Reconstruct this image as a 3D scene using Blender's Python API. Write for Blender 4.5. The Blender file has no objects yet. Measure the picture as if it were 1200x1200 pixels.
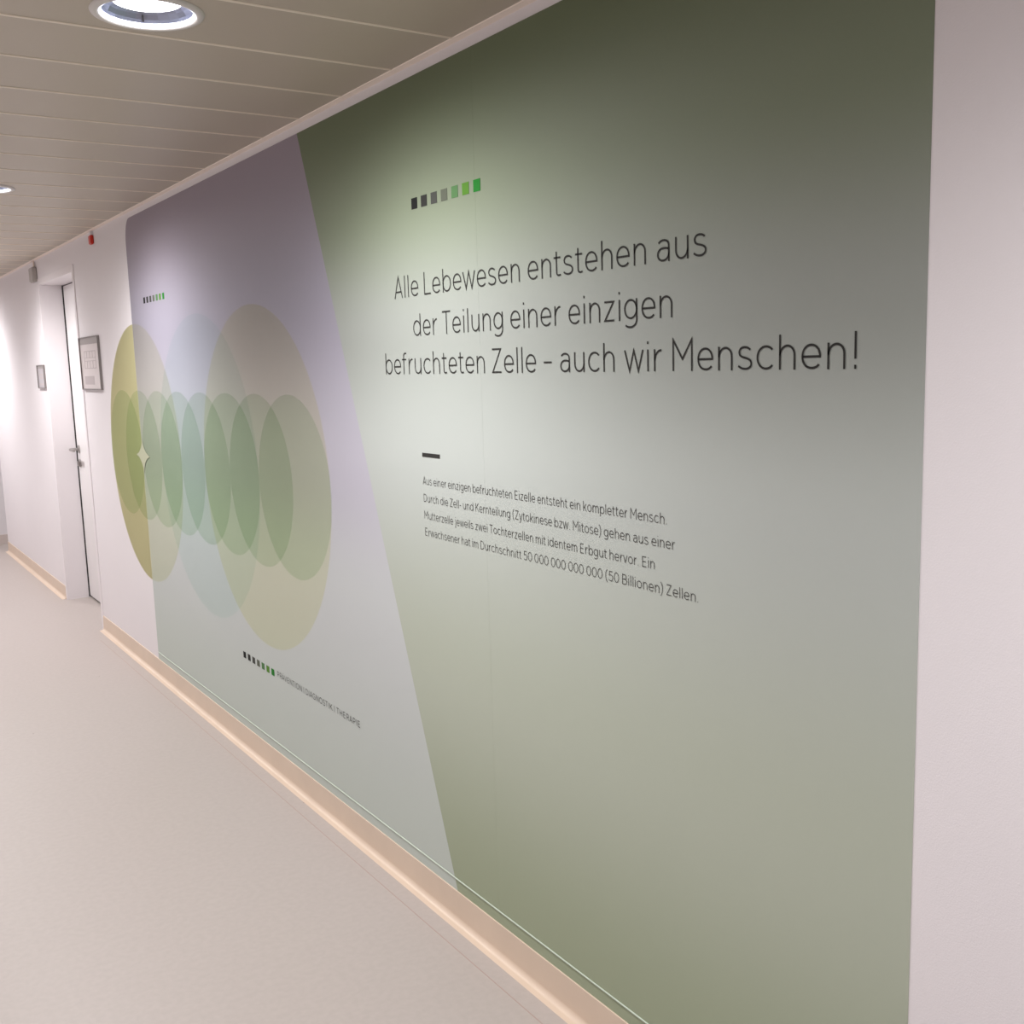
import bpy, bmesh, math, random
from mathutils import Vector, Matrix
random.seed(4)
C = bpy.context.scene.collection
PI = math.pi

# ------------------------------------------------------------------ camera
FZ = 1.52                      # eye height over the floor (floor is z = 0)
cam = bpy.data.objects.new('camera', bpy.data.cameras.new('camera'))
C.objects.link(cam); bpy.context.scene.camera = cam
cam.data.sensor_fit = 'HORIZONTAL'; cam.data.sensor_width = 36
cam.data.lens = 36 * 1229.42 / 1200
cam.data.clip_start = 0.02
rt = Vector((0.82979347, -0.55729549, -0.02940302)); up = Vector((0.10392885, 0.10255162, 0.98928356))
fw = Vector((0.54830794, 0.82395686, -0.14301574))
cam.matrix_world = Matrix(((rt.x, up.x, -fw.x, 0), (rt.y, up.y, -fw.y, 0), (rt.z, up.z, -fw.z, FZ), (0, 0, 0, 1)))

# ------------------------------------------------------------------ world, exposure
W = bpy.data.worlds.new('world'); bpy.context.scene.world = W; W.use_nodes = True
W.node_tree.nodes['Background'].inputs[0].default_value = (0.9, 0.95, 1, 1)
W.node_tree.nodes['Background'].inputs[1].default_value = 0.2
vs = bpy.context.scene.view_settings
vs.view_transform = 'Standard'; vs.look = 'None'; vs.gamma = 1; vs.exposure = 0.25
vs.use_curve_mapping = False

# ------------------------------------------------------------------ layout
WX = 1.345                     # wall face
CZ = 0.7385 + FZ               # ceiling underside
LX = -0.38                     # opposite wall
YE = 9.96                      # far outer corner of the wall
YB = -2.6                      # wall behind the camera
LAMPX, LAMPS = 0.676, [-0.072, 2.328, 4.728, 7.128, 9.528]
GLOW_E, SPOT_E, SPOT_COL = 48, 54, (1.0, 0.992, 1.0)
for i, y in enumerate(LAMPS):
    L = bpy.data.lights.new('downlight_beam', 'SPOT'); o = bpy.data.objects.new('downlight_beam', L)
    C.objects.link(o); o.location = (LAMPX, y, CZ - 0.004)
    L.energy = SPOT_E * (0.95, 0.97, 0.95, 1.0, 0.9)[i]; L.spot_size = math.radians(152); L.spot_blend = 0.8; L.shadow_soft_size = 0.05
    L.color = SPOT_COL
    A = bpy.data.lights.new('downlight_glow', 'SPOT'); a = bpy.data.objects.new('downlight_glow', A)
    C.objects.link(a); a.location = (LAMPX, y, CZ - 0.006)
    A.energy = GLOW_E * (0.68, 1, 0.95, 1.0, 1.0)[i]; A.spot_size = math.radians(178); A.spot_blend = 1.0
    A.shadow_soft_size = 0.04; A.color = SPOT_COL

# ------------------------------------------------------------------ materials
def lin(c):
    return tuple(((x / 255) / 12.92 if x / 255 <= 0.04045 else ((x / 255 + 0.055) / 1.055) ** 2.4) for x in c) + (1,)
def mat(name, col, rough=0.5, metal=0.0, spec=0.5, emit=0, bump=0, bscale=200, var=0, vscale=3):
    m = bpy.data.materials.new(name); m.use_nodes = True
    nt = m.node_tree; b = nt.nodes['Principled BSDF']
    b.inputs['Base Color'].default_value = lin(col); b.inputs['Roughness'].default_value = rough
    b.inputs['Metallic'].default_value = metal; b.inputs['Specular IOR Level'].default_value = spec
    tc = nt.nodes.new('ShaderNodeTexCoord')
    if emit:
        b.inputs['Emission Color'].default_value = lin(col); b.inputs['Emission Strength'].default_value = emit
    if var:
        n = nt.nodes.new('ShaderNodeTexNoise'); n.inputs['Scale'].default_value = vscale; n.inputs['Detail'].default_value = 4
        r = nt.nodes.new('ShaderNodeValToRGB')
        a = [max(0, x * (1 - var)) for x in lin(col)[:3]] + [1]; c = [min(1, x * (1 + var)) for x in lin(col)[:3]] + [1]
        r.color_ramp.elements[0].color = a; r.color_ramp.elements[0].position = 0.3
        r.color_ramp.elements[1].color = c; r.color_ramp.elements[1].position = 0.7
        nt.links.new(tc.outputs['Object'], n.inputs['Vector']); nt.links.new(n.outputs['Fac'], r.inputs[0])
        nt.links.new(r.outputs[0], b.inputs['Base Color'])
    if bump:
        n2 = nt.nodes.new('ShaderNodeTexNoise'); n2.inputs['Scale'].default_value = bscale
        bp = nt.nodes.new('ShaderNodeBump'); bp.inputs['Strength'].default_value = bump; bp.inputs['Distance'].default_value = 0.001
        nt.links.new(tc.outputs['Object'], n2.inputs['Vector']); nt.links.new(n2.outputs['Fac'], bp.inputs['Height'])
        nt.links.new(bp.outputs[0], b.inputs['Normal'])
    return m
M_wall = mat('white_wall_paint', (228, 223, 225), 0.55, spec=0.3, bump=0.25, bscale=350, var=0.012, vscale=2)
M_trim = mat('ceiling_angle_paint', (238, 224, 212), 0.5)
M_panel = mat('ceiling_panel_enamel', (181, 170, 155), 0.4, spec=0.35, var=0.015, vscale=2)
M_strip = mat('ceiling_joint_highlight', (227, 215, 199), 0.4)  # pale colour stands for light caught on bevelled panel edges
M_base = mat('skirting_linoleum', (214, 194, 175), 0.4, var=0.03, vscale=8)
M_door = mat('door_laminate', (226, 222, 222), 0.4)
M_frame = mat('door_frame_enamel', (228, 222, 224), 0.35)
M_dark = mat('dark_gap', (40, 36, 36), 0.9)
M_steel = mat('brushed_steel', (165, 160, 158), 0.35, metal=0.9, bump=0.1, bscale=500)
M_gasket = mat('door_gasket', (52, 50, 50), 0.8)
M_ink = mat('black_print', (50, 49, 47), 0.7, spec=0.1)
M_ink2 = mat('grey_print', (70, 68, 66), 0.7, spec=0.1)
M_red = mat('red_plastic', (205, 45, 28), 0.35)
M_grey = mat('grey_plastic', (178, 172, 168), 0.5)
M_flange = mat('lamp_flange_enamel', (205, 200, 196), 0.35)
M_refl = mat('lamp_reflector', (150, 154, 170), 0.35, metal=1.0)
M_lamp = mat('lamp_glow', (250, 250, 255), 0.5, emit=4)
M_ring = mat('lamp_glass_edge', (235, 238, 255), 0.5, emit=1.6)

def floor_mat():
    m = mat('linoleum_floor', (222, 207, 198), 0.42, spec=0.3, bump=0.04, bscale=60)
    nt = m.node_tree; b = nt.nodes['Principled BSDF']
    tc = nt.nodes.new('ShaderNodeTexCoord')
    n = nt.nodes.new('ShaderNodeTexNoise'); n.inputs['Scale'].default_value = 55; n.inputs['Detail'].default_value = 5
    r = nt.nodes.new('ShaderNodeValToRGB')
    r.color_ramp.elements[0].color = lin((176, 166, 161)); r.color_ramp.elements[0].position = 0.35
    r.color_ramp.elements[1].color = lin((180, 170, 165)); r.color_ramp.elements[1].position = 0.65
    v = nt.nodes.new('ShaderNodeTexVoronoi'); v.inputs['Scale'].default_value = 5
    v.inputs['Randomness'].default_value = 1
    v2 = nt.nodes.new('ShaderNodeValToRGB')
    v2.color_ramp.elements[0].position = 0.013; v2.color_ramp.elements[0].color = (0.62, 0.55, 0.5, 1)
    v2.color_ramp.elements[1].position = 0.024; v2.color_ramp.elements[1].color = (1, 1, 1, 1)
    mx = nt.nodes.new('ShaderNodeMix'); mx.data_type = 'RGBA'; mx.blend_type = 'MULTIPLY'; mx.inputs[0].default_value = 1
    for a in (n, v): nt.links.new(tc.outputs['Object'], a.inputs['Vector'])
    nt.links.new(n.outputs['Fac'], r.inputs[0]); nt.links.new(v.outputs['Distance'], v2.inputs[0])
    nt.links.new(r.outputs[0], mx.inputs[6]); nt.links.new(v2.outputs[0], mx.inputs[7])
    nt.links.new(mx.outputs[2], b.inputs['Base Color'])
    return m
M_floor = floor_mat()

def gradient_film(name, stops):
    """printed film; print gradient and painted shade share the stops (height above floor, colour)"""
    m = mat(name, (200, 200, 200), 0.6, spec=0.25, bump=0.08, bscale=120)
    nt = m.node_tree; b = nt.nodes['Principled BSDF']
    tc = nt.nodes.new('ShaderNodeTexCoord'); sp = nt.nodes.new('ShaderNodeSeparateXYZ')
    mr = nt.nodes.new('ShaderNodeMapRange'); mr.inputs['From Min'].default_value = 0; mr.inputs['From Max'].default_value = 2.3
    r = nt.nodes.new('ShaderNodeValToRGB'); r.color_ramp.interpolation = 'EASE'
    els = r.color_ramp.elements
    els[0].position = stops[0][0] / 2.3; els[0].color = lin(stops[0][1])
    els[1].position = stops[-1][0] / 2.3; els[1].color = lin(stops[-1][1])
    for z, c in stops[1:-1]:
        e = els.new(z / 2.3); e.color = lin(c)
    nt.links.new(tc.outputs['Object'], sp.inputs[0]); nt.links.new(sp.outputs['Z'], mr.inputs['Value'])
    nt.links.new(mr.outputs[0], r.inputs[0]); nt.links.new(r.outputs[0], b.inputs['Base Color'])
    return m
M_green = gradient_film('green_print_film_shaded', [(0.1, (155, 164, 139)), (0.7, (174, 180, 165)), (1.25, (175, 180, 175)), (1.6, (145, 149, 143)), (1.95, (124, 133, 112)), (2.25, (108, 118, 92))])  # print gradient plus painted shade, darkened where the downlights come out too bright
M_lilac = gradient_film('lilac_print_film_shaded', [(0.1, (187, 195, 188)), (0.8, (189, 192, 192)), (1.2, (175, 172, 182)), (1.7, (144, 140, 152)), (2.25, (154, 144, 154))])  # lilac fade with shade painted in to hold down the downlight scallop

def tint(name, c):
    """transparent ink: multiplies what it is printed over"""
    m = bpy.data.materials.new(name); m.use_nodes = True; nt = m.node_tree
    for n in list(nt.nodes): nt.nodes.remove(n)
    o = nt.nodes.new('ShaderNodeOutputMaterial'); t = nt.nodes.new('ShaderNodeBsdfTransparent')
    t.inputs[0].default_value = tuple(math.sqrt(x) for x in c) + (1,)
    nt.links.new(t.outputs[0], o.inputs[0])
    return m

# ------------------------------------------------------------------ helpers
def link_mesh(name, verts, faces, m, parent=None, smooth=False, origin=None):
    org = Vector(origin) if origin is not None else (parent['_o'] if parent is not None and '_o' in parent else Vector((0, 0, 0)))
    org = Vector(org)
    me = bpy.data.meshes.new(name); me.from_pydata([Vector(v) - org for v in verts], [], faces); me.materials.append(m); me.update()
    if smooth: me.polygons.foreach_set('use_smooth', [True] * len(me.polygons))
    o = bpy.data.objects.new(name, me); C.objects.link(o)
    if parent is not None: o.parent = parent
    else: o.location = org
    return o
def box(x0, x1, y0, y1, z0, z1):
    v = [(x, y, z) for x in (x0, x1) for y in (y0, y1) for z in (z0, z1)]
    f = [(0, 1, 3, 2), (4, 6, 7, 5), (0, 4, 5, 1), (2, 3, 7, 6), (0, 2, 6, 4), (1, 5, 7, 3)]
    return v, f
def merge(*parts):
    V, F = [], []
    for v, f in parts:
        n = len(V); V += v; F += [tuple(i + n for i in q) for q in f]
    return V, F
def bevel_box(name, b, m, parent=None, w=0.003, origin=None):
    o = link_mesh(name, *box(*b), m, parent, origin=origin)
    bm = bmesh.new(); bm.from_mesh(o.data)
    bmesh.ops.recalc_face_normals(bm, faces=bm.faces)
    bmesh.ops.bevel(bm, geom=bm.edges[:], offset=w, segments=2, affect='EDGES'); bm.to_mesh(o.data); bm.free()
    return o
def lathe(prof, cx, cy, n=48):
    """prof: list of (radius, z)"""
    V, F = [], []
    for k in range(n):
        a = 2 * PI * k / n
        for r, z in prof: V.append((cx + r * math.cos(a), cy + r * math.sin(a), z))
    L = len(prof)
    for k in range(n):
        k2 = (k + 1) % n
        for i in range(L - 1): F.append((k * L + i, k2 * L + i, k2 * L + i + 1, k * L + i + 1))
    return V, F
def sweep_y(prof, y0, y1):
    """closed (x, z) outline swept along the corridor"""
    n = len(prof); V = [(x, y0, z) for x, z in prof] + [(x, y1, z) for x, z in prof]
    F = [(i, (i + 1) % n, n + (i + 1) % n, n + i) for i in range(n)] + [tuple(range(n))[::-1], tuple(range(n, 2 * n))]
    return V, F
def tube(path, r, n=10):
    V, F = [], []
    P = [Vector(p) for p in path]
    for i, p in enumerate(P):
        d = (P[min(i + 1, len(P) - 1)] - P[max(i - 1, 0)]).normalized()
        a = d.cross(Vector((0, 0, 1)) if abs(d.z) < 0.9 else Vector((1, 0, 0))).normalized(); b = d.cross(a)
        for k in range(n): V.append(p + r * (a * math.cos(2 * PI * k / n) + b * math.sin(2 * PI * k / n)))
    for i in range(len(P) - 1):
        for k in range(n): F.append((i * n + k, i * n + (k + 1) % n, (i + 1) * n + (k + 1) % n, (i + 1) * n + k))
    F += [tuple(range(n))[::-1], tuple((len(P) - 1) * n + k for k in range(n))]
    return V, F
def struct(o):
    o['kind'] = 'structure'; return o
def thing(name, label, cat, loc, group=None):
    o = bpy.data.objects.new(name, None); C.objects.link(o); o.location = loc; o.empty_display_size = 0.05
    o['label'] = label; o['category'] = cat; o['_o'] = Vector(loc)
    if group: o['group'] = group
    return o
def wall_poly(pts, x, t):
    """polygon in the wall plane (y, z), front face at x, thickness t towards the wall"""
    n = len(pts); V = [(x, y, z) for y, z in pts] + [(x + t, y, z) for y, z in pts]
    F = [tuple(range(n)), tuple(range(n, 2 * n))[::-1]] + [(i, n + i, n + (i + 1) % n, (i + 1) % n) for i in range(n)]
    return V, F

# ------------------------------------------------------------------ room shell
DY0, DY1, DZ = 6.478, 7.488, 0.578 + FZ      # door opening in the wall
REV = 0.14                                   # depth of the reveal
T = 0.30
wall = struct(link_mesh('wall_right', *merge(
    box(WX, WX + T, YB, DY0, 0, CZ + 0.3), box(WX, WX + T, DY0, DY1, DZ, CZ + 0.3),
    box(WX, WX + T, DY1, YE, 0, CZ + 0.3)), M_wall))
struct(link_mesh('wall_left', *box(LX - 0.2, LX, YB, 10.5, 0, CZ + 0.3), M_wall))
struct(link_mesh('wall_back', *box(LX, WX, YB - 0.2, YB, 0, CZ + 0.3), M_wall))
struct(link_mesh('wall_far', *box(LX - 0.2, 3.4, 10.45, 10.65, 0, CZ + 0.3), M_wall))
struct(link_mesh('wall_side', *box(3.2, 3.4, YE - 1.5, 10.45, 0, CZ + 0.3), M_wall))
struct(link_mesh('floor', *box(LX - 0.2, 3.4, YB - 0.2, 10.65, -0.1, 0), M_floor))
# welded seam of the linoleum, a shallow bead along the wall
struct(link_mesh('floor_seam', *sweep_y([(1.264, 0.0), (1.2655, 0.0004), (1.267, 0.0)], YB, 6.2), mat('weld_seam', (168, 146, 138), 0.5)))

# skirting: linoleum rolled up the wall in a cove
def cove_profile():
    p = [(WX, 0.0), (WX, 0.0875), (WX - 0.0035, 0.0875), (WX - 0.0042, 0.0868), (WX - 0.006, 0.018)]
    R_ = 0.016; cx, cz = WX - 0.006 - R_, 0.0006 + R_
    for k in range(0, 9):
        a = k / 8 * PI / 2
        p.append((cx + R_ * math.cos(a), cz - R_ * math.sin(a)))
    p.append((cx - 0.01, 0.0))
    return p
struct(link_mesh('baseboard_right', *sweep_y(cove_profile(), YB, DY0 - 0.035), M_base, smooth=False))
struct(link_mesh('baseboard_right', *sweep_y(cove_profile(), DY1 + 0.035, YE), M_base))
struct(link_mesh('baseboard_far', *box(LX, 3.2, 10.44, 10.45, 0, 0.085), mat('grey_skirting', (205, 192, 186), 0.5)))

# ceiling: steel panels spanning the corridor, joint profiles between, pale to imitate light on panel edges
ceil = struct(link_mesh('ceiling', *box(LX - 0.2, 3.4, YB - 0.2, 10.65, CZ + 0.22, CZ + 0.3), M_dark))
J0 = 2.178; X0, X1 = LX + 0.004, WX - 0.024
def panel_mesh(hole, x1):
    w = 0.147; e = 0.0025; lip = 0.012
    V, F = [], []
    def quad(a, b, c, d):
        n = len(V); V.extend([a, b, c, d]); F.append((n, n + 1, n + 2, n + 3))
    if hole:
        hx = LAMPX; s = w - e; r = 0.098; n = 48
        for (a, b) in ((X0, hx - s), (hx + s, x1)): quad((a, -s, 0), (a, s, 0), (b, s, 0), (b, -s, 0))
        base = len(V)
        for k in range(n):
            t = 2 * PI * k / n; c_, s_ = math.cos(t), math.sin(t); q = s / max(abs(c_), abs(s_))
            V.append((hx + r * c_, r * s_, 0)); V.append((hx + q * c_, q * s_, 0))
        for k in range(n):
            k2 = (k + 1) % n; F.append((base + 2 * k, base + 2 * k2, base + 2 * k2 + 1, base + 2 * k + 1))
    else: quad((X0, -w + e, 0), (X0, w - e, 0), (x1, w - e, 0), (x1, -w + e, 0))
    for s in (-1, 1):
        quad((X0, s * (w - e), 0), (x1, s * (w - e), 0), (x1, s * w, e), (X0, s * w, e))
        quad((X0, s * w, e), (x1, s * w, e), (x1, s * w, lip), (X0, s * w, lip))
    me = bpy.data.meshes.new('ceiling_panel'); me.from_pydata(V, [], F); me.materials.append(M_panel); me.update(); return me
def add(name, me, parent, loc):
    o = bpy.data.objects.new(name, me); C.objects.link(o); o.parent = parent; o.location = loc; return o
pm, ph, pw = panel_mesh(False, X1), panel_mesh(True, X1), panel_mesh(False, 3.2)
sv, sf = [], []
def strip_mesh(x1):
    pr = [(-0.0055, 0.004), (-0.0055, -0.0008), (-0.003, -0.0022), (0.003, -0.0022), (0.0055, -0.0008), (0.0055, 0.004)]
    V = [(X0, a, b) for a, b in pr] + [(x1, a, b) for a, b in pr]; n = len(pr)
    me = bpy.data.meshes.new('joint_strip'); me.from_pydata(V, [], [(i, i + 1, n + i + 1, n + i) for i in range(n - 1)] + [tuple(range(n)), tuple(range(n, 2 * n))[::-1]])
    me.materials.append(M_strip); me.update(); return me
sm, sw = strip_mesh(X1), strip_mesh(3.2)
for k in range(-16, 28):
    yc = J0 + 0.15 + 0.3 * k
    if yc - 0.15 < YB or yc > 10.45: continue
    lamp = any(abs(yc - y) < 0.05 for y in LAMPS)
    wide = yc > YE
    add('ceiling_panel', ph if lamp else (pw if wide else pm), ceil, (0, yc, CZ))
    add('joint_strip', sw if wide else sm, ceil, (0, yc - 0.15, CZ))
# wall angle round the ceiling edge
struct(link_mesh('trim_1', *sweep_y([(WX, CZ + 0.03), (WX, CZ - 0.002), (WX - 0.022, CZ - 0.002), (WX - 0.024, CZ), (WX - 0.024, CZ + 0.004), (WX - 0.003, CZ + 0.004), (WX - 0.003, CZ + 0.03)], YB, YE), M_trim))
struct(link_mesh('trim_2', *sweep_y([(LX, CZ + 0.03), (LX, CZ - 0.002), (LX + 0.022, CZ - 0.002), (LX + 0.024, CZ + 0.004), (LX + 0.003, CZ + 0.004), (LX + 0.003, CZ + 0.03)], YB, 10.45), M_trim))

# ------------------------------------------------------------------ recessed door
door = struct(link_mesh('door_1', *box(WX + REV, WX + REV + 0.042, DY0 + 0.012, DY1 - 0.014, 0.014, DZ - 0.011), M_door))
# steel frame: lining of the reveal and flat architrave on the wall
fr = merge(box(WX - 0.005, WX + REV + 0.09, DY0 - 0.001, DY0 + 0.004, 0, DZ - 0.004), box(WX - 0.005, WX + REV + 0.09, DY1 - 0.004, DY1 + 0.001, 0, DZ - 0.004),
           box(WX - 0.005, WX + REV + 0.09, DY0, DY1, DZ - 0.004, DZ + 0.001),
           box(WX - 0.005, WX, DY0 - 0.036, DY0 - 0.001, 0, DZ + 0.036), box(WX - 0.005, WX, DY1 + 0.001, DY1 + 0.036, 0, DZ + 0.036),
           box(WX - 0.005, WX, DY0 - 0.001, DY1 + 0.001, DZ + 0.001, DZ + 0.036))
link_mesh('door_frame', *fr, M_frame, door)
link_mesh('door_gasket', *merge(box(WX + REV - 0.007, WX + REV + 0.004, DY1 - 0.0065, DY1 - 0.004, 0.004, DZ - 0.005), box(WX + REV + 0.004, WX + REV + 0.05, DY1 - 0.014, DY1 - 0.004, 0, DZ - 0.005), box(WX + REV + 0.004, WX + REV + 0.05, DY0 + 0.004, DY0 + 0.012, 0, DZ - 0.005),
          box(WX + REV + 0.004, WX + REV + 0.05, DY0 + 0.012, DY1 - 0.009, DZ - 0.011, DZ - 0.004), box(WX + REV + 0.01, WX + REV + 0.05, DY0 + 0.012, DY1 - 0.009, 0.0, 0.014)), M_gasket, door)
hx, hy, hz = WX + REV, DY1 - 0.075, 1.02
def ydisc(r, x0, x1, y, z, n=24):
    V = [(x, y + r * math.cos(2 * PI * k / n), z + r * math.sin(2 * PI * k / n)) for x in (x0, x1) for k in range(n)]
    return V, [tuple(range(n)), tuple(range(n, 2 * n))[::-1]] + [(k, n + k, n + (k + 1) % n, (k + 1) % n) for k in range(n)]
h = link_mesh('door_handle', *merge(ydisc(0.026, hx - 0.008, hx, hy, hz), tube([(hx - 0.006, hy, hz), (hx - 0.045, hy, hz), (hx - 0.056, hy - 0.004, hz), (hx - 0.06, hy - 0.016, hz), (hx - 0.06, hy - 0.13, hz)], 0.0095)), M_steel, door, smooth=False)
link_mesh('door_lock', *merge(ydisc(0.026, hx - 0.008, hx, hy, hz - 0.095), box(hx - 0.02, hx - 0.007, hy - 0.009, hy + 0.009, hz - 0.112, hz - 0.08)), M_steel, door)
# corridor wall behind the door so the recess is closed
struct(link_mesh('wall_recess', *box(WX + REV + 0.1, WX + T, DY0, DY1, 0, DZ), M_wall))

# ------------------------------------------------------------------ mural
XF = WX - 0.0010
mural = thing('wall_mural', 'large green and lilac printed mural with overlapping translucent circles and German text on corridor wall', 'mural', (WX, 3.1, 0))
yr, yl, zt, zb_ = 0.935, 5.266, 0.7117 + FZ, 0.0873
def divy(z): return 3.155 + (2.346 - 3.155) * (0.71 + FZ - z) / (0.71 + 1.424)
seam = 2.135
# green print is hung in sheets, butt joints between
def clip_green(a, b):
    pts = []
    N = 2
    dt, db = divy(zt), divy(zb_)
    if b >= dt: b = None
    if b is None: return [(a, zb_), (a, zt), (dt, zt), (db, zb_)]
    return [(a, zb_), (a, zt), (b, zt), (b, zb_)]
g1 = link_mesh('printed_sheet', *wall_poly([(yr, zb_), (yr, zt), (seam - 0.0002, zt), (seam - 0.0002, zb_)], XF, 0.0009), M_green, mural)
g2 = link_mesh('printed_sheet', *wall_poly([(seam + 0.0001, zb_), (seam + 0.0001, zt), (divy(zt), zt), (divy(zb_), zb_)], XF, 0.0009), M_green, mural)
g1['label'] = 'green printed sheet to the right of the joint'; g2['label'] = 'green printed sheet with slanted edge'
R1 = 0.085
pts = [(divy(zb_), zb_), (divy(zt), zt)]
for k in range(9):
    a = k / 8 * PI / 2
    pts.append((yl - R1 + R1 * math.sin(a), zt - R1 * 1.3 + R1 * 1.3 * math.cos(a)))
pts.append((yl, zb_))
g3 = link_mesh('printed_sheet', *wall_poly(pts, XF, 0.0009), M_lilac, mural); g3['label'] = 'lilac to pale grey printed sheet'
# fine pale ledge running along the lower edge of the print
lg = link_mesh('pale_edge_bead', *sweep_y([(XF, 0.1195), (XF - 0.0022, 0.1205), (XF - 0.0022, 0.1225), (XF, 0.1235)], yr, yl - 0.01), mat('pale_bead', (184, 196, 180), 0.5), mural)

def disc(cy, cz, r, layer, m, name='printed_circle'):
    n = 96; x = XF - 0.0006 - 0.00012 * layer
    V = [(x, cy + r * math.cos(2 * PI * k / n), cz + r * math.sin(2 * PI * k / n)) for k in range(n)]
    o = link_mesh(name, V, [tuple(range(n))], m, mural); return o
T1, T2, T3 = tint('ink_yellow_green', (0.92, 0.92, 0.76)), tint('ink_blue_green', (0.88, 0.95, 0.93)), tint('ink_olive', (0.96, 0.945, 0.755))
TS = tint('ink_soft_green', (0.80, 0.88, 0.785))
CZb = -0.401 + FZ; CZs = -0.407 + FZ; rs = 0.3155
for i, (cy, m, l) in enumerate(((5.246, T1, 'large yellow-green printed circle'), (4.301, T2, 'large pale blue-green printed circle'), (3.671, T3, 'large olive printed circle'))):
    if i: disc(cy, CZb, 0.626, i, m)['label'] = l
# the first large circle runs over the edge of the mural onto the bare wall: two cut pieces of film
def cut_disc(cy, cz, r, yc, far, m, x):
    a0 = math.acos((yc - cy) / r); n = 72
    A = [a0 * (2 * k / n - 1) for k in range(n + 1)] if far else [a0 + (2 * PI - 2 * a0) * k / n for k in range(n + 1)]
    V = [(x, cy + r * math.cos(a), cz + r * math.sin(a)) for a in A]
    return link_mesh('printed_circle', V, [tuple(range(n + 1))], m, mural)
cut_disc(5.246, CZb, 0.626, yl, False, T1, XF - 0.0006)['label'] = 'part of the yellow-green circle over the lilac print'
cut_disc(5.246, CZb, 0.626, yl, True, tint('ink_yellow_on_wall', (0.56, 0.55, 0.31)), XF - 0.0006)['label'] = 'part of the yellow-green circle on the bare wall'
for k in range(8): disc(3.356 + 0.315 * k, CZs, rs, 3 + k, TS)
M_star = mat('pale_star_print', (172, 175, 148), 0.6)
sp = []
for k in range(4):
    a0 = k * PI / 2; tips = [(0.125, 0), (0, 0.085), (-0.125, 0), (0, -0.085)]
    p, q = tips[k], tips[(k + 1) % 4]
    for j in range(8):
        t = j / 8; c = (0.16 * (p[0] + q[0]), 0.16 * (p[1] + q[1]))
        sp.append((5.25 + (1 - t) ** 2 * p[0] + 2 * t * (1 - t) * c[0] + t * t * q[0], CZs + (1 - t) ** 2 * p[1] + 2 * t * (1 - t) * c[1] + t * t * q[1]))
link_mesh('four_point_star', *wall_poly(sp, XF - 0.0023, 0.0002), M_star, mural)

# small rows of seven squares running black to green
cols = [(34, 35, 34), (52, 52, 50), (72, 73, 69), (92, 96, 84), (84, 120, 78), (84, 128, 50), (40, 118, 46)]
M_sq = [mat('square_print', c, 0.7, spec=0.1) for c in cols]
def squares(y0, z0, w, hh, pitch, lab):
    for k in range(7):
        a = y0 - k * pitch
        link_mesh('square_mark', *wall_poly([(a - w, z0), (a, z0), (a, z0 + hh), (a - w, z0 + hh)], XF - 0.0008, 0.0006), M_sq[k], mural)
squares(2.442, 0.390 + FZ, 0.030, 0.0275, 0.0502, '')
squares(5.033, 0.309 + FZ, 0.028, 0.027, 0.0512, '')
squares(3.977, -1.137 + FZ, 0.029, 0.025, 0.0504, '')
link_mesh('dash_mark', *wall_poly([(2.347, -0.2455 + FZ), (2.440, -0.2455 + FZ), (2.440, -0.235 + FZ), (2.347, -0.235 + FZ)], XF - 0.0008, 0.0006), M_ink, mural)

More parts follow.
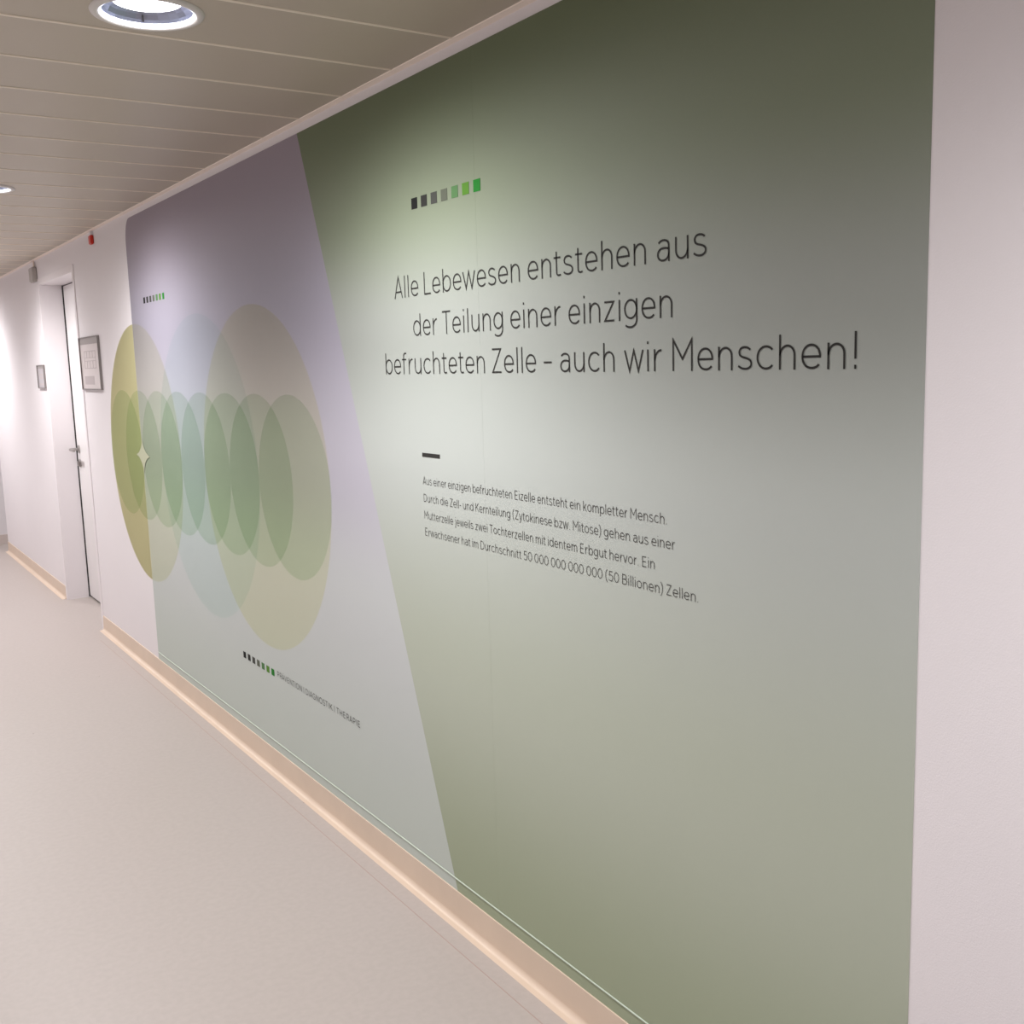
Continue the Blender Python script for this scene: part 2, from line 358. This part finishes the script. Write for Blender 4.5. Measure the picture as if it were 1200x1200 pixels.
# monoline letterforms: cap height 1, x-height .72; M/L lines, C bezier, v / h quarter ellipse that leaves vertically / horizontally
GL = {
'a': ('M.07 .60 C.12 .655 .18 .68 .24 .68 C.36 .68 .43 .62 .43 .49 L.43 0 M.43 .40 C.36 .425 .30 .43 .24 .43 C.11 .43 .04 .34 .04 .235 C.04 .12 .12 .04 .22 .04 C.34 .04 .43 .13 .43 .25', 'rs'),
'b': ('M.04 0 L.04 1 M.04 .36 v.275 .68 h.51 .36 v.275 .04 h.04 .36', 'sr'),
'c': ('M.47 .58 C.42 .65 .36 .68 .28 .68 h.04 .36 v.28 .04 C.36 .04 .42 .07 .47 .14', 'rr'),
'd': ('M.51 0 L.51 1 M.51 .36 v.275 .68 h.04 .36 v.275 .04 h.51 .36', 'rs'),
'e': ('M.045 .355 L.50 .355 C.50 .56 .40 .68 .272 .68 C.14 .68 .04 .55 .04 .36 C.04 .16 .15 .04 .285 .04 C.37 .04 .43 .075 .475 .14', 'rr'),
'f': ('M.13 0 L.13 .80 C.13 .91 .18 .965 .27 .965 L.33 .955 M.02 .68 L.31 .68', 'dd'),
'g': ('M.50 .37 v.27 .68 h.04 .37 v.27 .07 h.50 .37 M.50 .72 L.50 .02 v.26 -.23 C.18 -.23 .12 -.21 .07 -.16', 'rs'),
'h': ('M.04 0 L.04 1 M.04 .40 v.25 .68 h.44 .42 L.44 0', 'ss'),
'i': ('M.04 0 L.04 .72 M.04 .90 L.04 .985', 'ss'),
'j': ('M.12 .72 L.12 -.10 C.12 -.20 .08 -.235 .0 -.235 M.12 .90 L.12 .985', 'ds'),
'k': ('M.04 0 L.04 1 M.42 .72 L.04 .27 M.17 .42 L.43 0', 'sd'),
'l': ('M.04 0 L.04 1', 'ss'),
'm': ('M.04 0 L.04 .72 M.04 .42 v.22 .68 h.38 .43 L.38 0 M.38 .42 v.56 .68 h.72 .43 L.72 0', 'ss'),
'n': ('M.04 0 L.04 .72 M.04 .40 v.25 .68 h.44 .42 L.44 0', 'ss'),
'o': ('M.04 .36 v.28 .68 h.52 .36 v.28 .04 h.04 .36', 'rr'),
'p': ('M.04 -.26 L.04 .72 M.04 .36 v.275 .68 h.51 .36 v.275 .04 h.04 .36', 'sr'),
'r': ('M.04 0 L.04 .72 M.04 .34 C.06 .54 .14 .68 .29 .685', 'sd'),
's': ('M.39 .60 C.34 .655 .29 .68 .22 .68 C.12 .68 .06 .62 .06 .53 C.06 .41 .16 .39 .24 .365 C.33 .335 .42 .30 .42 .19 C.42 .10 .34 .04 .24 .04 C.16 .04 .09 .07 .03 .13', 'rr'),
't': ('M.14 .90 L.14 .18 C.14 .08 .18 .04 .25 .04 L.33 .055 M.02 .68 L.32 .68', 'dd'),
'u': ('M.04 .72 L.04 .30 v.23 .04 h.44 .32 M.44 .72 L.44 0', 'ss'),
'v': ('M.02 .72 L.235 .02 L.45 .72', 'dd'),
'w': ('M.02 .72 L.20 .02 L.37 .71 L.54 .02 L.72 .72', 'dd'),
'y': ('M.02 .72 L.24 .02 M.46 .72 L.22 -.12 C.18 -.22 .12 -.25 .04 -.22', 'dd'),
'z': ('M.04 .68 L.41 .68 L.05 .04 L.43 .04', 'rr'),
'A': ('M.02 0 L.30 .98 L.58 0 M.11 .29 L.49 .29', 'dd'),
'B': ('M.06 .04 L.06 .96 L.30 .96 C.42 .96 .49 .88 .49 .74 C.49 .60 .42 .52 .30 .52 L.06 .52 M.30 .52 C.45 .52 .54 .44 .54 .28 C.54 .12 .45 .04 .30 .04 L.06 .04', 'sr'),
'D': ('M.06 .04 L.06 .96 L.26 .96 h.60 .50 v.26 .04 L.06 .04', 'sr'),
'E': ('M.47 .96 L.06 .96 L.06 .04 L.48 .04 M.06 .51 L.43 .51', 'ss'),
'G': ('M.58 .82 C.52 .92 .45 .96 .36 .96 h.04 .50 v.36 .04 C.47 .04 .55 .09 .60 .16 L.60 .46 L.37 .46', 'rs'),
'H': ('M.06 0 L.06 1 M.56 0 L.56 1 M.06 .51 L.56 .51', 'ss'),
'I': ('M.06 0 L.06 1', 'ss'),
'K': ('M.06 0 L.06 1 M.54 1 L.06 .38 M.22 .57 L.57 0', 'sd'),
'L': ('M.06 1 L.06 .04 L.47 .04', 'sd'),
'M': ('M.06 0 L.06 .99 L.38 .38 L.70 .99 L.70 0', 'ss'),
'N': ('M.06 0 L.06 .98 L.56 .02 L.56 1', 'ss'),
'O': ('M.04 .5 v.37 .96 h.70 .5 v.37 .04 h.04 .5', 'rr'),
'P': ('M.06 0 L.06 .96 L.28 .96 C.43 .96 .50 .86 .50 .69 C.50 .52 .43 .42 .28 .42 L.06 .42', 'sr'),
'R': ('M.06 0 L.06 .96 L.28 .96 C.43 .96 .50 .87 .50 .71 C.50 .55 .43 .46 .28 .46 L.06 .46 M.30 .46 L.52 0', 'sr'),
'S': ('M.46 .84 C.40 .92 .34 .96 .26 .96 C.14 .96 .07 .87 .07 .75 C.07 .60 .16 .55 .28 .51 C.41 .47 .50 .41 .50 .27 C.50 .13 .41 .04 .28 .04 C.18 .04 .10 .09 .03 .17', 'rr'),
'T': ('M.26 0 L.26 .96 M.0 .96 L.52 .96', 'dd'),
'V': ('M.02 1 L.30 .02 L.58 1', 'dd'),
'Z': ('M.04 .96 L.51 .96 L.05 .04 L.53 .04', 'rr'),
'0': ('M.04 .5 v.30 .96 h.56 .5 v.30 .04 h.04 .5', 'rr'),
'5': ('M.47 .96 L.12 .96 L.09 .56 C.14 .60 .20 .62 .27 .62 C.41 .62 .50 .50 .50 .34 C.50 .15 .41 .04 .27 .04 C.17 .04 .09 .09 .03 .17', 'rr'),
'(': ('M.24 1.08 C.10 .92 .04 .70 .04 .44 C.04 .20 .10 -.02 .24 -.18', 'rr'),
')': ('M.0 1.08 C.14 .92 .20 .70 .20 .44 C.20 .20 .14 -.02 .0 -.18', 'rr'),
'.': ('M.05 0 L.05 .10', 'ss'), '-': ('M.02 .36 L.26 .36', 'rr'), '\u2013': ('M.02 .38 L.40 .38', 'rr'),
'!': ('M.06 .27 L.06 1 M.06 0 L.06 .11', 'ss'), '|': ('M.04 -.08 L.04 1.05', 'ss'),
}
GL['\u00c4'] = (GL['A'][0] + ' M.20 1.16 L.20 1.25 M.40 1.16 L.40 1.25', 'dd')
SB = {'s': 0.085, 'r': 0.05, 'd': 0.02}
import re
def glyph_lines(ch):
    out, cur = [], None
    for op, args in re.findall(r'([MLCvh])([^MLCvh]*)', GL[ch][0]):
        a = [float(x) for x in args.split()]
        if op == 'M': cur = [(a[0], a[1])]; out.append(cur); continue
        p = cur[-1]
        if op == 'L': cur.append((a[0], a[1])); continue
        if op == 'C': p1, p2, p3 = (a[0], a[1]), (a[2], a[3]), (a[4], a[5])
        else:
            p3 = (a[0], a[1]); k = 0.5523
            if op == 'v': p1 = (p[0], p[1] + (p3[1] - p[1]) * k); p2 = (p3[0] - (p3[0] - p[0]) * k, p3[1])
            else: p1 = (p[0] + (p3[0] - p[0]) * k, p[1]); p2 = (p3[0], p3[1] - (p3[1] - p[1]) * k)
        for i in range(1, 9):
            t = i / 8; u = 1 - t
            cur.append(tuple(u ** 3 * p[j] + 3 * u * u * t * p1[j] + 3 * u * t * t * p2[j] + t ** 3 * p3[j] for j in (0, 1)))
    return out
def ribbon(pts, w):
    """flat stroke of half width w round a polyline"""
    n = len(pts); P = [Vector(p) for p in pts]; V, F = [], []
    closed = (P[0] - P[-1]).length < 1e-4
    for i in range(n):
        d0 = (P[i] - P[i - 1]) if i else None; d1 = (P[i + 1] - P[i]) if i < n - 1 else None
        if closed and i == 0: d0 = P[0] - P[-2]
        if closed and i == n - 1: d1 = P[1] - P[0]
        d0 = (d0 if d0 is not None else d1).normalized(); d1 = (d1 if d1 is not None else d0).normalized()
        n0, n1 = Vector((-d0.y, d0.x)), Vector((-d1.y, d1.x)); m = n0 + n1
        if m.length < 1e-3: m = n0
        m.normalize(); s = w / max(0.34, m.dot(n0))
        V += [P[i] + m * s, P[i] - m * s]
    for i in range(n - 1): F.append((2 * i, 2 * i + 1, 2 * i + 3, 2 * i + 2))
    return V, F
def lettering(s, y_left, y_right, zbase, cap, m, name, weight=0.034, track=0.0):
    """one line of print; each word is a mesh of its own"""
    pen, words, cur, prev = 0.0, [], [], None
    for ch in s:
        if ch == ' ':
            pen += 0.30 + track; words.append(cur); cur = []; prev = None; continue
        if prev: pen += SB[GL[ch][1][0]]
        L = glyph_lines(ch); mx = max(q[0] for l in L for q in l) + 0.04
        cur.append((pen, L)); pen += mx + SB[GL[ch][1][1]] + track; prev = ch
    words.append(cur); pen -= SB[GL[s[-1]][1][1]] + track
    sx = (y_left - y_right) / pen; x = XF - 0.0008
    print('TEXT', s[:12], 'x/z scale', round(sx / cap, 3))
    for wd in words:
        parts = []
        for px, L in wd:
            for l in L:
                V, F = ribbon([((px + a) * sx, b * cap) for a, b in l], weight * cap)
                parts.append(([(x, y_left - v.x, zbase + FZ + v.y) for v in V], F))
        link_mesh(name, *merge(*parts), m, mural)
lettering('Alle Lebewesen entstehen aus', 2.556, 1.376, 0.172, 0.0570, M_ink, 'headline_word')
lettering('der Teilung einer einzigen', 2.461, 1.465, 0.070, 0.0570, M_ink, 'headline_word')
lettering('befruchteten Zelle \u2013 auch wir Menschen!', 2.628, 1.053, -0.0285, 0.0575, M_ink, 'headline_word')
lettering('Aus einer einzigen befruchteten Eizelle entsteht ein kompletter Mensch.', 2.442, 1.486, -0.3195, 0.0215, M_ink2, 'text_word')
lettering('Durch die Zell- und Kernteilung (Zytokinese bzw. Mitose) gehen aus einer', 2.442, 1.463, -0.366, 0.0215, M_ink2, 'text_word')
lettering('Mutterzelle jeweils zwei Tochterzellen mit identem Erbgut hervor. Ein', 2.442, 1.522, -0.412, 0.0215, M_ink2, 'text_word')
lettering('Erwachsener hat im Durchschnitt 50 000 000 000 000 (50 Billionen) Zellen.', 2.442, 1.401, -0.4575, 0.0215, M_ink2, 'text_word')
lettering('PR\u00c4VENTION | DIAGNOSTIK | THERAPIE', 3.615, 2.916, -1.1305, 0.021, M_ink2, 'tagline_word', 0.05, 0.05)

# ------------------------------------------------------------------ signs and fittings on the wall
def sign(label, cat, y0, y1, z0, z1, plan):
    t = thing('framed_notice' if plan else 'door_plate', label, cat, (WX, (y0 + y1) / 2, z0 + FZ))
    w = 0.006; x = WX - 0.013
    fm = mat('notice_frame_metal', (128, 122, 120), 0.5, metal=0.2)
    Z0, Z1 = z0 + FZ, z1 + FZ
    link_mesh('notice_frame', *merge(box(x, WX, y0, y0 + w, Z0, Z1), box(x, WX, y1 - w, y1, Z0, Z1), box(x, WX, y0 + w, y1 - w, Z0, Z0 + w), box(x, WX, y0 + w, y1 - w, Z1 - w, Z1)), fm, t)
    paper = mat('notice_paper', (204, 194, 192) if plan else (164, 158, 162), 0.3, var=0.02, vscale=20)
    link_mesh('notice_sheet', *box(WX - 0.007, WX - 0.001, y0 + w, y1 - w, Z0 + w, Z1 - w), paper, t)
    hd = mat('notice_header_print', (150, 142, 140), 0.4)
    H = (Z1 - Z0)
    link_mesh('notice_header', *box(WX - 0.0078, WX - 0.0068, y0 + w, y1 - w, Z1 - w - H * 0.12, Z1 - w), hd, t)
    ln = mat('notice_line_print', (184, 174, 174), 0.5)
    L = []
    def r(a, b, c, d): L.append(box(WX - 0.0076, WX - 0.0069, y0 + (y1 - y0) * a, y0 + (y1 - y0) * b, Z0 + H * c, Z0 + H * d))
    if plan:
        r(0.2, 0.8, 0.72, 0.735); r(0.2, 0.8, 0.40, 0.415); r(0.2, 0.215, 0.4, 0.735); r(0.785, 0.8, 0.4, 0.735)
        r(0.2, 0.8, 0.60, 0.61); r(0.2, 0.8, 0.54, 0.55)
        for q in (0.35, 0.5, 0.65): r(q, q + 0.012, 0.61, 0.735); r(q, q + 0.012, 0.415, 0.54)
        r(0.35, 0.85, 0.1, 0.26)
    else:
        r(0.2, 0.85, 0.55, 0.62); r(0.2, 0.7, 0.42, 0.48); r(0.15, 0.85, 0.15, 0.22)
    link_mesh('notice_drawing', *merge(*L), ln, t)
    return t
sign('pale framed notice with grey header on white wall, between door and mural', 'notice', 5.965, 6.425, -0.094, 0.199, True)
sign('small grey plate on white wall just beyond the recessed door', 'sign', 7.56, 7.80, -0.095, 0.062, False)

t = thing('alarm_indicator', 'small red box on white wall just under the ceiling', 'alarm', (WX, 5.93, 0.685 + FZ))
bevel_box('red_housing', (WX - 0.017, WX, 5.90, 5.95, 0.668 + FZ, 0.715 + FZ), M_red, t, 0.004)
bevel_box('mounting_plate', (WX - 0.014, WX, 5.905, 5.945, 0.715 + FZ, 0.7335 + FZ), M_wall, t, 0.002)
t = thing('junction_box', 'small grey box high on white wall above far side of the door', 'box', (WX, 7.595, 0.61 + FZ))
bevel_box('box_housing', (WX - 0.03, WX, 7.53, 7.66, 0.60 + FZ, 0.695 + FZ), M_grey, t, 0.006)
link_mesh('conduit', *tube([(WX - 0.01, 7.57, 0.69 + FZ), (WX - 0.01, 7.57, 0.735 + FZ)], 0.006), M_trim, t)

# ------------------------------------------------------------------ recessed downlights
labs = {2.328: 'large bright round recessed ceiling downlight at top left above mural', 4.728: 'small distant recessed downlight at left edge of the picture',
        -0.072: 'recessed downlight in ceiling right above the camera', 7.128: 'recessed downlight in ceiling just before the white door', 9.528: 'recessed downlight in ceiling at the far end of the corridor'}
for y in LAMPS:
    t = thing('downlight', labs[y], 'ceiling light', (LAMPX, y, CZ), 'recessed downlights along the corridor ceiling')
    link_mesh('flange', *lathe([(0.096, CZ + 0.004), (0.096, CZ - 0.003), (0.0985, CZ - 0.006), (0.108, CZ - 0.0055), (0.1135, CZ - 0.003), (0.115, CZ - 0.0003)], LAMPX, y, 64), M_flange, t, smooth=True)
    link_mesh('glass_edge', *lathe([(0.0965, CZ - 0.004), (0.094, CZ - 0.0035), (0.0915, CZ + 0.001), (0.091, CZ + 0.004), (0.093, CZ + 0.006), (0.0965, CZ + 0.004)], LAMPX, y, 64), M_ring, t, smooth=True)
    link_mesh('reflector', *lathe([(0.0935, CZ + 0.004), (0.091, CZ + 0.012), (0.085, CZ + 0.021), (0.074, CZ + 0.029)], LAMPX, y, 24), M_refl, t)
    link_mesh('lamp_diffuser', *lathe([(0.0001, CZ + 0.020), (0.064, CZ + 0.020), (0.070, CZ + 0.022), (0.074, CZ + 0.028)], LAMPX, y, 32), M_lamp, t, smooth=True)
    link_mesh('can', *lathe([(0.098, CZ + 0.002), (0.098, CZ + 0.1), (0.0001, CZ + 0.1)], LAMPX, y, 32), M_dark, t)
    a = math.radians(82)
    link_mesh('spring_clip', *box(LAMPX + 0.012, LAMPX + 0.015, y + 0.082, y + 0.085, CZ + 0.006, CZ + 0.019), M_dark, t)

for o in bpy.data.objects:
    if '_o' in o: del o['_o']
